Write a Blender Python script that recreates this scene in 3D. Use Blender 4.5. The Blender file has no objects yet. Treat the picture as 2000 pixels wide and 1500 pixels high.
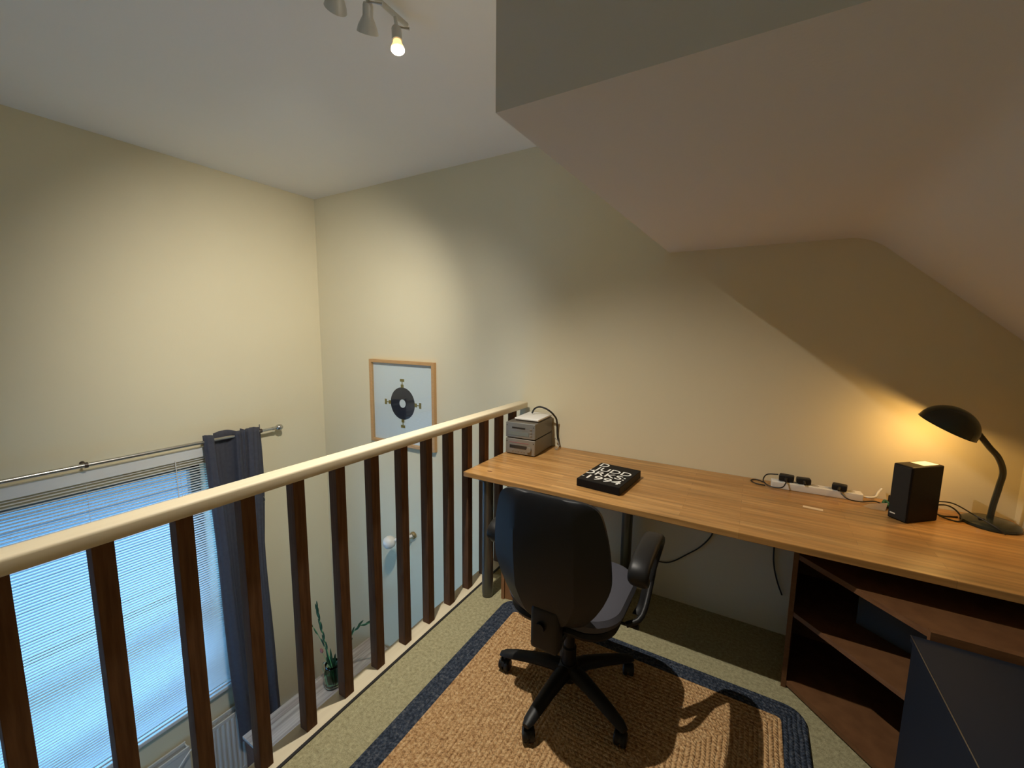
import bpy, bmesh, math, random
from mathutils import Vector, Matrix
random.seed(4)
PI = math.pi
scene = bpy.context.scene
COL = scene.collection
R = math.radians

# ------------------------------------------------------------------ camera
cam_d = bpy.data.cameras.new('camera')
cam = bpy.data.objects.new('camera', cam_d)
COL.objects.link(cam)
scene.camera = cam
cam_d.sensor_fit = 'HORIZONTAL'
cam_d.sensor_width = 36.0
cam_d.lens = 809.72 / 2000 * 36.0
cam_d.clip_start = 0.02
YAW, PITCH, ROLL, CAM_Z = 0.52704, 0.12722, 0.01107, 1.52
cy, sy, cp, sp, cr, sr = math.cos(YAW), math.sin(YAW), math.cos(PITCH), math.sin(PITCH), math.cos(ROLL), math.sin(ROLL)
fw = Vector((-sy, cy, 0)); rt = Vector((cy, sy, 0)); up = Vector((0, 0, 1))
f2 = cp * fw - sp * up; u2 = sp * fw + cp * up
r3 = cr * rt + sr * u2; u3 = -sr * rt + cr * u2
m = Matrix((r3, u3, -f2)).transposed().to_4x4()
m.translation = Vector((0, 0, CAM_Z))
cam.matrix_world = m

# ------------------------------------------------------------------ world, exposure
scene.view_settings.view_transform = 'Standard'
scene.view_settings.look = 'None'
scene.view_settings.exposure = 0.0
scene.view_settings.gamma = 1.0
scene.view_settings.use_curve_mapping = False
world = bpy.data.worlds.new('overcast_sky')
scene.world = world
world.use_nodes = True
bg = world.node_tree.nodes['Background']
bg.inputs[0].default_value = (0.19, 0.52, 1.0, 1)
bg.inputs[1].default_value = 8.5
SPOT_COL = (1.0, 0.93, 0.81)
SPOT_W = 60.0          # each ceiling spotlight
DESK_LAMP_COL = (1.0, 0.575, 0.17)
DESK_LAMP_W = 2.6
scene.cycles.max_bounces = 10
scene.cycles.diffuse_bounces = 6
scene.cycles.transparent_max_bounces = 16
scene.cycles.sample_clamp_indirect = 6.0
scene.cycles.caustics_reflective = False
scene.cycles.caustics_refractive = False

# ------------------------------------------------------------------ materials
def mat(name, col, rough=0.6, metal=0.0, bump=None, var=None, spec=None, trans=0.0, emit=None, estr=0.0, aniso_scale=None):
    """bump=(scale,strength,distance); var=(scale, second colour, amount)"""
    M = bpy.data.materials.new(name); M.use_nodes = True
    nt = M.node_tree; b = nt.nodes['Principled BSDF']
    b.inputs['Base Color'].default_value = (*col, 1)
    b.inputs['Roughness'].default_value = rough
    b.inputs['Metallic'].default_value = metal
    if spec is not None: b.inputs['Specular IOR Level'].default_value = spec
    if trans: b.inputs['Transmission Weight'].default_value = trans
    if emit: 
        b.inputs['Emission Color'].default_value = (*emit, 1); b.inputs['Emission Strength'].default_value = estr
    tc = nt.nodes.new('ShaderNodeTexCoord')
    mp = nt.nodes.new('ShaderNodeMapping')
    nt.links.new(tc.outputs['Object'], mp.inputs[0])
    if aniso_scale: mp.inputs['Scale'].default_value = aniso_scale
    if var:
        n = nt.nodes.new('ShaderNodeTexNoise'); n.inputs['Scale'].default_value = var[0]; n.inputs['Detail'].default_value = 6
        nt.links.new(mp.outputs[0], n.inputs[0])
        rmp = nt.nodes.new('ShaderNodeMapRange')
        rmp.inputs[1].default_value = 0.32; rmp.inputs[2].default_value = 0.68
        rmp.inputs[3].default_value = 0.0; rmp.inputs[4].default_value = var[2]
        nt.links.new(n.outputs[0], rmp.inputs[0])
        mx = nt.nodes.new('ShaderNodeMix'); mx.data_type = 'RGBA'
        mx.inputs[6].default_value = (*col, 1); mx.inputs[7].default_value = (*var[1], 1)
        nt.links.new(rmp.outputs[0], mx.inputs[0]); nt.links.new(mx.outputs[2], b.inputs['Base Color'])
    if bump:
        n2 = nt.nodes.new('ShaderNodeTexNoise'); n2.inputs['Scale'].default_value = bump[0]; n2.inputs['Detail'].default_value = 4
        nt.links.new(mp.outputs[0], n2.inputs[0])
        bp = nt.nodes.new('ShaderNodeBump'); bp.inputs['Strength'].default_value = bump[1]; bp.inputs['Distance'].default_value = bump[2]
        nt.links.new(n2.outputs[0], bp.inputs['Height']); nt.links.new(bp.outputs[0], b.inputs['Normal'])
    return M

def butcher_block(name, c1, c2, plank_w=0.045, plank_l=0.55, rough=0.35, rot=0.0):
    """glued staves running along X"""
    M = bpy.data.materials.new(name); M.use_nodes = True
    nt = M.node_tree; b = nt.nodes['Principled BSDF']; N = nt.nodes.new; L = nt.links.new
    b.inputs['Roughness'].default_value = rough
    tc = N('ShaderNodeTexCoord'); mp = N('ShaderNodeMapping'); L(tc.outputs['Object'], mp.inputs[0])
    mp.inputs['Rotation'].default_value = (0, 0, rot)
    br = N('ShaderNodeTexBrick'); L(mp.outputs[0], br.inputs[0])
    br.inputs['Scale'].default_value = 1.0
    br.inputs['Brick Width'].default_value = plank_l; br.inputs['Row Height'].default_value = plank_w
    br.inputs['Mortar Size'].default_value = 0.0006; br.inputs['Mortar Smooth'].default_value = 0.3
    br.inputs['Color1'].default_value = (*c1, 1); br.inputs['Color2'].default_value = (*c2, 1)
    br.inputs['Mortar'].default_value = (c2[0]*.6, c2[1]*.6, c2[2]*.6, 1)
    br.offset = 0.37; br.offset_frequency = 2
    mp2 = N('ShaderNodeMapping'); L(mp.outputs[0], mp2.inputs[0]); mp2.inputs['Scale'].default_value = (2.2, 42, 42)
    nz = N('ShaderNodeTexNoise'); L(mp2.outputs[0], nz.inputs[0]); nz.inputs['Scale'].default_value = 1.2; nz.inputs['Detail'].default_value = 7
    rm = N('ShaderNodeMapRange'); L(nz.outputs[0], rm.inputs[0]); rm.inputs[1].default_value = .3; rm.inputs[2].default_value = .72; rm.inputs[3].default_value = 1.15; rm.inputs[4].default_value = .6
    mx = N('ShaderNodeMix'); mx.data_type = 'RGBA'; mx.blend_type = 'MULTIPLY'; mx.inputs[0].default_value = 1
    L(br.outputs[0], mx.inputs[6]); L(rm.outputs[0], mx.inputs[7]); L(mx.outputs[2], b.inputs['Base Color'])
    return M

def carpet_mat():
    M = bpy.data.materials.new('carpet'); M.use_nodes = True
    nt = M.node_tree; b = nt.nodes['Principled BSDF']; N = nt.nodes.new; L = nt.links.new
    b.inputs['Roughness'].default_value = 1.0; b.inputs['Specular IOR Level'].default_value = 0.1
    tc = N('ShaderNodeTexCoord')
    a = N('ShaderNodeTexNoise'); a.inputs['Scale'].default_value = 260; a.inputs['Detail'].default_value = 3
    c = N('ShaderNodeTexNoise'); c.inputs['Scale'].default_value = 70; c.inputs['Detail'].default_value = 5
    L(tc.outputs['Object'], a.inputs[0]); L(tc.outputs['Object'], c.inputs[0])
    ad = N('ShaderNodeMath'); ad.operation = 'ADD'; L(a.outputs[0], ad.inputs[0]); L(c.outputs[0], ad.inputs[1])
    rp = N('ShaderNodeValToRGB'); L(ad.outputs[0], rp.inputs[0])
    e = rp.color_ramp.elements; e[0].position = .0; e[1].position = 1.0
    ad2 = N('ShaderNodeMath'); ad2.operation = 'MULTIPLY_ADD'; L(ad.outputs[0], ad2.inputs[0]); ad2.inputs[1].default_value = 1.1; ad2.inputs[2].default_value = -.6
    L(ad2.outputs[0], rp.inputs[0])
    e[0].color = (.16, .145, .075, 1); e[1].color = (.50, .455, .28, 1)
    L(rp.outputs[0], b.inputs['Base Color'])
    bp = N('ShaderNodeBump'); bp.inputs['Strength'].default_value = .5; bp.inputs['Distance'].default_value = .003
    L(a.outputs[0], bp.inputs['Height']); L(bp.outputs[0], b.inputs['Normal'])
    return M

def braid_mat(name, hx, hy, cols, row=0.0165, knot=0.013):
    """concentric rectangular rows of twisted braid; hx, hy half sizes of the rug"""
    M = bpy.data.materials.new(name); M.use_nodes = True
    nt = M.node_tree; b = nt.nodes['Principled BSDF']; N = nt.nodes.new; L = nt.links.new
    b.inputs['Roughness'].default_value = .85; b.inputs['Specular IOR Level'].default_value = 0.25
    def mth(op, *ins):
        n = N('ShaderNodeMath'); n.operation = op
        for i, v in enumerate(ins):
            if isinstance(v, (int, float)): n.inputs[i].default_value = v
            else: L(v, n.inputs[i])
        return n.outputs[0]
    tc = N('ShaderNodeTexCoord')
    wob = N('ShaderNodeTexNoise'); wob.inputs['Scale'].default_value = 9; L(tc.outputs['Object'], wob.inputs[0])
    sx = N('ShaderNodeSeparateXYZ'); L(tc.outputs['Object'], sx.inputs[0])
    w = mth('MULTIPLY', mth('SUBTRACT', wob.outputs[0], .5), .016)
    X = mth('ADD', sx.outputs[0], w); Y = mth('ADD', sx.outputs[1], w)
    dx = mth('SUBTRACT', hx, mth('ABSOLUTE', X)); dy = mth('SUBTRACT', hy, mth('ABSOLUTE', Y))
    d = mth('MINIMUM', dx, dy)
    near_x = mth('LESS_THAN', dx, dy)
    along = mth('ADD', mth('MULTIPLY', near_x, Y), mth('MULTIPLY', mth('SUBTRACT', 1, near_x), X))
    rowf = mth('DIVIDE', d, row)
    par = mth('MODULO', mth('FLOOR', rowf), 2.0)
    sgn = mth('SUBTRACT', mth('MULTIPLY', par, 2.0), 1.0)
    fr = mth('FRACT', rowf)
    rh = mth('SINE', mth('MULTIPLY', fr, PI))                       # row profile
    ph = mth('ADD', mth('MULTIPLY', along, 2*PI/knot), mth('MULTIPLY', mth('MULTIPLY', fr, sgn), 5.0))
    kn = mth('ADD', mth('MULTIPLY', mth('SINE', ph), .5), .5)
    fine = N('ShaderNodeTexNoise'); fine.inputs['Scale'].default_value = 330; fine.inputs['Detail'].default_value = 5; L(tc.outputs['Object'], fine.inputs[0])
    hgt = mth('ADD', mth('ADD', mth('MULTIPLY', rh, .6), mth('MULTIPLY', mth('MULTIPLY', rh, kn), .6)), mth('MULTIPLY', fine.outputs[0], .5))
    col = N('ShaderNodeValToRGB')
    e = col.color_ramp.elements; e[0].position = .38; e[0].color = (*cols[0], 1); e[1].position = .64; e[1].color = (*cols[2], 1)
    m_ = e.new(.5); m_.color = (*cols[1], 1)
    patch = N('ShaderNodeTexNoise'); patch.inputs['Scale'].default_value = 75; patch.inputs['Detail'].default_value = 6; patch.inputs['Roughness'].default_value = .7; L(tc.outputs['Object'], patch.inputs[0])
    L(mth('ADD', mth('MULTIPLY', patch.outputs[0], .75), mth('MULTIPLY', fine.outputs[0], .25)), col.inputs[0])
    L(col.outputs[0], b.inputs['Base Color'])
    bp = N('ShaderNodeBump'); bp.inputs['Strength'].default_value = 1.0; bp.inputs['Distance'].default_value = .006
    L(hgt, bp.inputs['Height']); L(bp.outputs[0], b.inputs['Normal'])
    return M

M_wall = mat('cream_wall_paint', (.72, .655, .47), .85, bump=(90, .15, .002), var=(2.2, (.69, .625, .445), .5))
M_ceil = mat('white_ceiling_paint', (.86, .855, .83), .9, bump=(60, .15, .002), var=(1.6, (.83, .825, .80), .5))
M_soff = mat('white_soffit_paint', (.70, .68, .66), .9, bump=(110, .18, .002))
M_carpet = carpet_mat()
M_lfloor = butcher_block('lower_floor_boards', (.23, .12, .06), (.17, .085, .04), .12, 1.2, .4, PI/2)
M_desk = butcher_block('oiled_beech_staves', (.50, .275, .095), (.405, .205, .063), .042, .62, .33)
M_shelf = mat('brown_wood_veneer', (.17, .078, .032), .55, spec=.3, aniso_scale=(3, 3, 14), var=(6, (.115, .05, .02), .8))
M_spin = mat('stained_brown_wood', (.145, .072, .034), .75, spec=.12, aniso_scale=(30, 30, 2.5), var=(3, (.085, .04, .018), .9))
M_rail = mat('pale_painted_wood', (.66, .58, .42), .6, spec=.3, aniso_scale=(30, 2, 30), var=(2, (.58, .5, .35), .6))
M_black = mat('black_gap', (.012, .01, .009), .8)
M_plastic = mat('black_plastic', (.010, .010, .011), .45, spec=.3, bump=(500, .2, .0005))
M_shell = mat('black_backrest_plastic', (.010, .011, .014), .42, spec=.28, bump=(400, .15, .0004))
M_fabric = mat('dark_grey_seat_fabric', (.055, .055, .07), .95, bump=(700, .6, .001))
M_dmetal = mat('dark_grey_metal', (.14, .14, .135), .35, .8)
M_steel = mat('brushed_steel', (.55, .54, .52), .28, 1.0)
M_white = mat('white_plastic', (.72, .70, .66), .4)
M_radiator = mat('white_radiator_enamel', (.62, .63, .62), .3)
M_frame = mat('white_window_paint', (.7, .7, .68), .4)
def slat_mat():
    M = mat('white_blind_slat', (.80, .80, .78), .4)
    nt = M.node_tree; b = nt.nodes['Principled BSDF']; o = nt.nodes['Material Output']
    t = nt.nodes.new('ShaderNodeBsdfTranslucent'); t.inputs[0].default_value = (.8, .82, .8, 1)
    mx = nt.nodes.new('ShaderNodeMixShader'); mx.inputs[0].default_value = .15
    nt.links.new(b.outputs[0], mx.inputs[1]); nt.links.new(t.outputs[0], mx.inputs[2]); nt.links.new(mx.outputs[0], o.inputs[0])
    return M
M_slat = slat_mat()
M_curt = mat('slate_blue_cotton', (.135, .14, .175), .95, bump=(350, .4, .001), var=(40, (.11, .115, .15), .8))
M_hifi = mat('champagne_grey_metal', (.17, .15, .12), .42, .3)
M_hifi_f = mat('champagne_grey_front', (.26, .235, .195), .35, .35)
M_glassy = mat('dark_display', (.03, .028, .025), .15)
M_silver = mat('silver_front_panel', (.24, .245, .235), .3, .4)
M_book = mat('black_cloth_cover', (.005, .0045, .005), .6, spec=.2)
M_pages = mat('black_page_edges', (.010, .009, .010), .7)
M_print = mat('white_print', (.75, .74, .70), .6)
M_lamp = mat('dark_green_grey_enamel', (.022, .027, .025), .22)
M_lampin = mat('white_enamel_inside', (.8, .78, .7), .5)
M_picframe = mat('pale_oak_frame', (.55, .33, .15), .45, aniso_scale=(4, 30, 30), var=(4, (.44, .25, .10), .7))
M_paper = mat('art_paper', (.86, .87, .86), .8)
M_navy = mat('navy_ink', (.013, .014, .028), .6)
M_gold = mat('olive_gold_ink', (.23, .17, .03), .6)
M_tabletop = butcher_block('pale_glossy_laminate', (.52, .47, .43), (.42, .36, .33), .05, .9, .16, PI/2)
M_tableside = mat('reddish_brown_wood', (.17, .07, .045), .5, aniso_scale=(3, 3, 20), var=(5, (.11, .045, .03), .8))
M_green = mat('dark_green_leaf', (.035, .10, .03), .5, var=(30, (.02, .06, .02), .8))
M_stem = mat('green_stem', (.10, .34, .12), .5)
M_bud = mat('dull_pink_bud', (.25, .10, .10), .7)
M_cab = mat('dark_blue_grey_laminate', (.012, .016, .026), .6, spec=.12, bump=(300, .15, .0004))
M_tape = mat('masking_tape', (.72, .56, .36), .8)
M_paving = None

def glass_mat(name, col=(1, 1, 1), rough=0.0):
    M = bpy.data.materials.new(name); M.use_nodes = True
    b = M.node_tree.nodes['Principled BSDF']
    b.inputs['Base Color'].default_value = (*col, 1); b.inputs['Roughness'].default_value = rough
    b.inputs['Transmission Weight'].default_value = 1.0; b.inputs['IOR'].default_value = 1.45
    return M
M_jug = glass_mat('clear_green_glass', (.75, .95, .85))
M_water = glass_mat('vase_water', (.35, .8, .5))
def pane_mat():
    M = bpy.data.materials.new('window_glass'); M.use_nodes = True
    nt = M.node_tree; nt.nodes.clear(); N = nt.nodes.new; L = nt.links.new
    o = N('ShaderNodeOutputMaterial'); t = N('ShaderNodeBsdfTransparent'); g = N('ShaderNodeBsdfGlossy'); mx = N('ShaderNodeMixShader')
    t.inputs[0].default_value = (.93, .96, .97, 1); g.inputs['Roughness'].default_value = .02
    mx.inputs[0].default_value = .05
    L(t.outputs[0], mx.inputs[1]); L(g.outputs[0], mx.inputs[2]); L(mx.outputs[0], o.inputs[0])
    return M
M_pane = pane_mat()
def emit_mat(name, col, s):
    M = bpy.data.materials.new(name); M.use_nodes = True
    nt = M.node_tree; nt.nodes.clear()
    o = nt.nodes.new('ShaderNodeOutputMaterial'); e = nt.nodes.new('ShaderNodeEmission')
    e.inputs[0].default_value = (*col, 1); e.inputs[1].default_value = s
    nt.links.new(e.outputs[0], o.inputs[0]); return M
M_bulb = emit_mat('glowing_bulb_face', (1, .86, .62), 22)
M_bulb_in = emit_mat('recessed_bulb_face', (1, .86, .62), 5)
M_bulb_d = emit_mat('glowing_desk_bulb', (1, .62, .22), 12)

# ------------------------------------------------------------------ mesh helpers
def obj(name, bm, material, parent=None, smooth=False, loc=None, rot=None, kind=None):
    me = bpy.data.meshes.new(name)
    bmesh.ops.recalc_face_normals(bm, faces=bm.faces[:])
    bm.to_mesh(me); bm.free()
    o = bpy.data.objects.new(name, me); COL.objects.link(o)
    mats = material if isinstance(material, (list, tuple)) else [material]
    for x in mats: me.materials.append(x)
    if smooth:
        for p in me.polygons: p.use_smooth = True
        if smooth != 'all':
            me.set_sharp_from_angle(angle=R(38))
    if parent: o.parent = parent
    if loc: o.location = loc
    if rot: o.rotation_euler = rot
    if kind: o['kind'] = kind
    return o
def thing(name, label, cat, loc=(0, 0, 0), rotz=0.0, group=None):
    o = bpy.data.objects.new(name, None); COL.objects.link(o)
    o.empty_display_size = .05
    o.location = loc; o.rotation_euler = (0, 0, rotz)
    o['label'] = label; o['category'] = cat
    if group: o['group'] = group
    return o
def tag(o, label, cat, group=None):
    o['label'] = label; o['category'] = cat
    if group: o['group'] = group
    return o
def box(bm, x0, x1, y0, y1, z0, z1, bev=0.0, seg=2, mi=0, mtx=None):
    vs = [bm.verts.new(v) for v in ((x0,y0,z0),(x1,y0,z0),(x1,y1,z0),(x0,y1,z0),(x0,y0,z1),(x1,y0,z1),(x1,y1,z1),(x0,y1,z1))]
    fs = [bm.faces.new([vs[i] for i in q]) for q in ((0,3,2,1),(4,5,6,7),(0,1,5,4),(1,2,6,5),(2,3,7,6),(3,0,4,7))]
    allv = vs
    if bev:
        es = list({e for f in fs for e in f.edges})
        r = bmesh.ops.bevel(bm, geom=es, offset=bev, segments=seg, profile=.6, affect='EDGES')
        allv = list({v for f in r['faces'] for v in f.verts})
        fs = list({f for v in allv for f in v.link_faces})
    for f in fs: f.material_index = mi
    if mtx: bmesh.ops.transform(bm, matrix=mtx, verts=list({v for f in fs for v in f.verts}))
    return fs
def B(*a, **k):
    bm = bmesh.new(); box(bm, *a, **k); return bm
def tube(bm, pts, rad, seg=12, cap=True, closed=False):
    pts = [Vector(p) for p in pts]; n = len(pts)
    rads = rad if isinstance(rad, (list, tuple)) else [rad]*n
    rings = []; ref = None
    for i, p in enumerate(pts):
        if closed: t = (pts[(i+1) % n] - pts[i-1]).normalized()
        else: t = (pts[min(i+1, n-1)] - pts[max(i-1, 0)]).normalized()
        if ref is None:
            ref = t.orthogonal().normalized()
        ref = (ref - t*ref.dot(t)).normalized()
        b2 = t.cross(ref)
        rings.append([bm.verts.new(p + rads[i]*(math.cos(2*PI*k/seg)*ref + math.sin(2*PI*k/seg)*b2)) for k in range(seg)])
    rng = range(n) if closed else range(n-1)
    for i in rng:
        a, c = rings[i], rings[(i+1) % n]
        for k in range(seg):
            bm.faces.new((a[k], a[(k+1) % seg], c[(k+1) % seg], c[k]))
    if cap and not closed:
        bm.faces.new(rings[0][::-1]); bm.faces.new(rings[-1])
def T(*a, **k):
    bm = bmesh.new(); tube(bm, *a, **k); return bm
def smooth_path(pts, sub=6):
    """Catmull-Rom"""
    P = [Vector(p) for p in pts]; P = [P[0]*2-P[1]] + P + [P[-1]*2-P[-2]]
    out = []
    for i in range(1, len(P)-2):
        for s in range(sub):
            t = s/sub
            out.append(.5*((2*P[i]) + (-P[i-1]+P[i+1])*t + (2*P[i-1]-5*P[i]+4*P[i+1]-P[i+2])*t*t + (-P[i-1]+3*P[i]-3*P[i+1]+P[i+2])*t**3))
    out.append(P[-2]); return out
def lathe(bm, prof, seg=32, axis_o=(0,0,0), axis=(0,0,1)):
    """prof: (radius, height); closes the ends when radius 0"""
    ax = Vector(axis).normalized(); o = Vector(axis_o); u = ax.orthogonal().normalized(); v = ax.cross(u)
    rings = []
    for r, h in prof:
        if r < 1e-6: rings.append([bm.verts.new(o+ax*h)])
        else: rings.append([bm.verts.new(o+ax*h+r*(math.cos(2*PI*k/seg)*u+math.sin(2*PI*k/seg)*v)) for k in range(seg)])
    for a, c in zip(rings, rings[1:]):
        for k in range(seg):
            k2 = (k+1) % seg
            if len(a) == 1 and len(c) == 1: continue
            if len(a) == 1: bm.faces.new((a[0], c[k], c[k2]))
            elif len(c) == 1: bm.faces.new((a[k], a[k2], c[0]))
            else: bm.faces.new((a[k], a[k2], c[k2], c[k]))
def LT(prof, **k):
    bm = bmesh.new(); lathe(bm, prof, **k); return bm
def prism(bm, poly, z0, z1, bev=0.0, mi=0):
    """poly (x, y) extruded in z"""
    a = [bm.verts.new((x, y, z0)) for x, y in poly]; c = [bm.verts.new((x, y, z1)) for x, y in poly]
    n = len(poly)
    fs = [bm.faces.new(a[::-1]), bm.faces.new(c)] + [bm.faces.new((a[i], a[(i+1) % n], c[(i+1) % n], c[i])) for i in range(n)]
    for f in fs: f.material_index = mi
    if bev:
        es = list({e for f in fs[:2] for e in f.edges})
        bmesh.ops.bevel(bm, geom=es, offset=bev, segments=2, profile=.6, affect='EDGES')
    return fs

# ------------------------------------------------------------------ the room
XL, XR, YB, YF, ZC, ZL = -3.647, 1.02, 2.56, -1.7, 2.715, -2.4
XE = -1.33            # edge of the loft floor
st = lambda name, bm, m_, **k: obj(name, bm, m_, kind='structure', **k)
st('wall_back', B(XL-.3, XR+.1, YB, YB+.12, ZL-.1, ZC+.1), M_wall)
st('wall_right', B(XR, XR+.12, YF-.1, YB, ZL-.1, ZC+.1), M_wall)
V0, V1, VZ0, VZ1 = -2.55, -1.35, -1.75, -.55
bm = bmesh.new()
box(bm, XL-.3, V0, YF-.12, YF, ZL-.1, ZC+.1); box(bm, V1, XR, YF-.12, YF, ZL-.1, ZC+.1)
box(bm, V0, V1, YF-.12, YF, ZL-.1, VZ0); box(bm, V0, V1, YF-.12, YF, VZ1, ZC+.1)
st('wall_front', bm, M_wall)
# window wall with its opening
WY0, WY1, WZ0, WZ1 = -1.15, 1.535, -1.47, .475
bm = bmesh.new()
box(bm, XL-.28, XL, YF, WY0, ZL-.1, ZC+.1); box(bm, XL-.28, XL, WY1, YB, ZL-.1, ZC+.1)
box(bm, XL-.28, XL, WY0, WY1, WZ1, ZC+.1); box(bm, XL-.28, XL, WY0, WY1, ZL-.1, WZ0)
st('wall_left', bm, M_wall)
st('ceiling', B(XL, XR, YF, YB, ZC, ZC+.12), M_ceil)
# lowered ceiling over the loft: level soffit that rolls over into the roof slope
prof = [(-.46, 1.973), (.20, 1.973)]
for k in range(11):
    t = k/10; a = t*R(41.5)
    # rounded junction
    prof.append((.345 + .22*math.sin(a), 1.973 - .22*(1-math.cos(a))))
x_, z_ = prof[-1]
prof.append((XR, z_ - (XR-x_)*math.tan(R(41.5))))
prof += [(XR, ZC), (-.46, ZC)]
bm = bmesh.new()
va, vb = [], []
for x, z in prof:
    xa = x - .045 if x < -.4 else x
    va.append(bm.verts.new((xa, .787, z))); vb.append(bm.verts.new((x, YB, z)))
n = len(prof)
bm.faces.new(va); bm.faces.new(vb[::-1])
for i in range(n): bm.faces.new((va[i], va[(i+1) % n], vb[(i+1) % n], vb[i]))
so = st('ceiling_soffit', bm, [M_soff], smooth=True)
# loft floor, lower floor
st('floor', B(XE+.012, XR, YF, YB, -.22, 0), M_carpet)
st('floor_lower', B(XL, XR, YF, YB, ZL-.1, ZL), M_lfloor)
st('trim_1', B(XE, XE+.012, YF, YB, -.2, .004), M_black)
st('trim_2', B(XE-.095, XE, YF, YB, -.24, -.006, bev=.003), M_rail)
st('wall_knee', B(XE+.05, XR, 2.375, YB, 0, .700), M_wall)
# window: frame, transoms, pane, sill
win = bpy.data.objects.new('window_1', None); COL.objects.link(win); win['kind'] = 'structure'
win.location = (XL-.2, .2, WZ0)
bm = bmesh.new()
FX0, FX1 = XL-.24, XL-.17
for (a, c, d, e) in ((WY0, WY0+.07, WZ0, WZ1), (WY1-.07, WY1, WZ0, WZ1), (WY0, WY1, WZ0, WZ0+.08), (WY0, WY1, WZ1-.08, WZ1), (WY0, WY1, -.62, -.555), (WY0, WY1, -1.105, -1.065)):
    box(bm, FX0, FX1, a, c, d, e, bev=.006)
bmesh.ops.translate(bm, verts=bm.verts[:], vec=-Vector(win.location))
fr_ = obj('window_frame', bm, mat('silhouette_window_frame', (.10, .095, .09), .5), win)  # bars coloured dark to stand in for their silhouette against daylight
bm = B(FX0+.03, FX0+.036, WY0+.05, WY1-.05, WZ0+.05, WZ1-.05)
bmesh.ops.translate(bm, verts=bm.verts[:], vec=-Vector(win.location))
obj('pane', bm, M_pane, win)
bm = B(XL-.17, XL+.03, WY0-.02, WY1+.03, WZ0-.03, WZ0, bev=.006)
bmesh.ops.translate(bm, verts=bm.verts[:], vec=-Vector(win.location))
obj('window_sill', bm, M_frame, win)
win2 = bpy.data.objects.new('window_2_added', None); COL.objects.link(win2); win2['kind'] = 'structure'  # unseen window, added to supply daylight for the lower back wall
win2.location = ((V0+V1)/2, YF-.06, VZ0)
bm = bmesh.new()
for (a, c, d, e) in ((V0, V0+.06, VZ0, VZ1), (V1-.06, V1, VZ0, VZ1), (V0, V1, VZ0, VZ0+.06), (V0, V1, VZ1-.06, VZ1), (-1.98, -1.93, VZ0, VZ1)):
    box(bm, a, c, YF-.09, YF-.03, d, e, bev=.006)
bmesh.ops.translate(bm, verts=bm.verts[:], vec=-Vector(win2.location))
obj('window_frame', bm, M_frame, win2)
bm = B(V0+.05, V1-.05, YF-.063, YF-.057, VZ0+.05, VZ1-.05)
bmesh.ops.translate(bm, verts=bm.verts[:], vec=-Vector(win2.location))
obj('pane', bm, M_pane, win2)
# outside: paved ground with darker strips and a low wall
M_pave = bpy.data.materials.new('outdoor_paving'); M_pave.use_nodes = True
nt = M_pave.node_tree; b_ = nt.nodes['Principled BSDF']; b_.inputs['Roughness'].default_value = .9
tc = nt.nodes.new('ShaderNodeTexCoord'); br = nt.nodes.new('ShaderNodeTexBrick'); nt.links.new(tc.outputs['Object'], br.inputs[0])
br.inputs['Scale'].default_value = 1; br.inputs['Brick Width'].default_value = .9; br.inputs['Row Height'].default_value = 40; br.inputs['Mortar Size'].default_value = .05
br.inputs['Color1'].default_value = (.085, .085, .085, 1); br.inputs['Color2'].default_value = (.06, .06, .06, 1); br.inputs['Mortar'].default_value = (.012, .012, .013, 1)
nt.links.new(br.outputs[0], b_.inputs['Base Color'])
st('outdoor_paving', B(-24, XL-.3, -14, 14, ZL-.2, ZL-.05), M_pave)

# ------------------------------------------------------------------ balustrade
bal = thing('balustrade', 'loft balustrade with pale flat handrail on dark brown square spindles', 'balustrade', (-1.36, .5, 0))
off = Vector(bal.location)
def rel(bm, o_): bmesh.ops.translate(bm, verts=bm.verts[:], vec=-Vector(o_)); return bm
obj('handrail', rel(B(-1.412, -1.338, YF, 2.525, .990, 1.032, bev=.009, seg=3), off), M_rail, bal, smooth=True)['label'] = 'pale painted flat handrail'
y = .822 + .1715*9
first = None
while y > YF+.1:
    if first is None:
        first = obj('spindle', B(-.022, .022, 0, .043, -.006, .990, bev=.002), M_spin, bal)
        o = first
    else:
        o = first.copy(); COL.objects.link(o); o.parent = bal
    o.location = Vector((-1.384, y, 0)) - off
    y -= .1715

# ------------------------------------------------------------------ rug
RX0, RX1, RY0, RY1 = -1.11, .285, -.15, 1.895
rug = thing('braided_rug', 'rectangular braided jute rug with dark blue border on carpet', 'rug', ((RX0+RX1)/2, (RY0+RY1)/2, 0))
hx, hy = (RX1-RX0)/2, (RY1-RY0)/2
M_jute = braid_mat('natural_jute_braid', hx, hy, ((.26, .13, .05), (.58, .34, .15), (.80, .56, .30)))
M_navyb = braid_mat('dark_blue_braid', hx, hy, ((.012, .018, .03), (.035, .048, .075), (.13, .14, .16)))
def rrect(hx, hy, r, n=6):
    out = []
    for cx, cy_, a0 in ((hx-r, hy-r, 0), (-hx+r, hy-r, 90), (-hx+r, -hy+r, 180), (hx-r, -hy+r, 270)):
        for k in range(n+1):
            a = R(a0+90*k/n); out.append((cx+r*math.cos(a), cy_+r*math.sin(a)))
    return out
bm = bmesh.new(); bw = .088
oi, ii = rrect(hx, hy, .075), rrect(hx-bw, hy-bw, .02)
n = len(oi); z1 = .011
random.seed(2)
wv = lambda x, y, z: bm.verts.new((x, y, z))
o0 = [wv(x, y, 0) for x, y in oi]; o1 = [wv(x, y, z1*.75) for x, y in oi]; o2 = [wv(x*.994, y*.996, z1) for x, y in oi]; i1 = [wv(x, y, z1) for x, y in ii]
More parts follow.
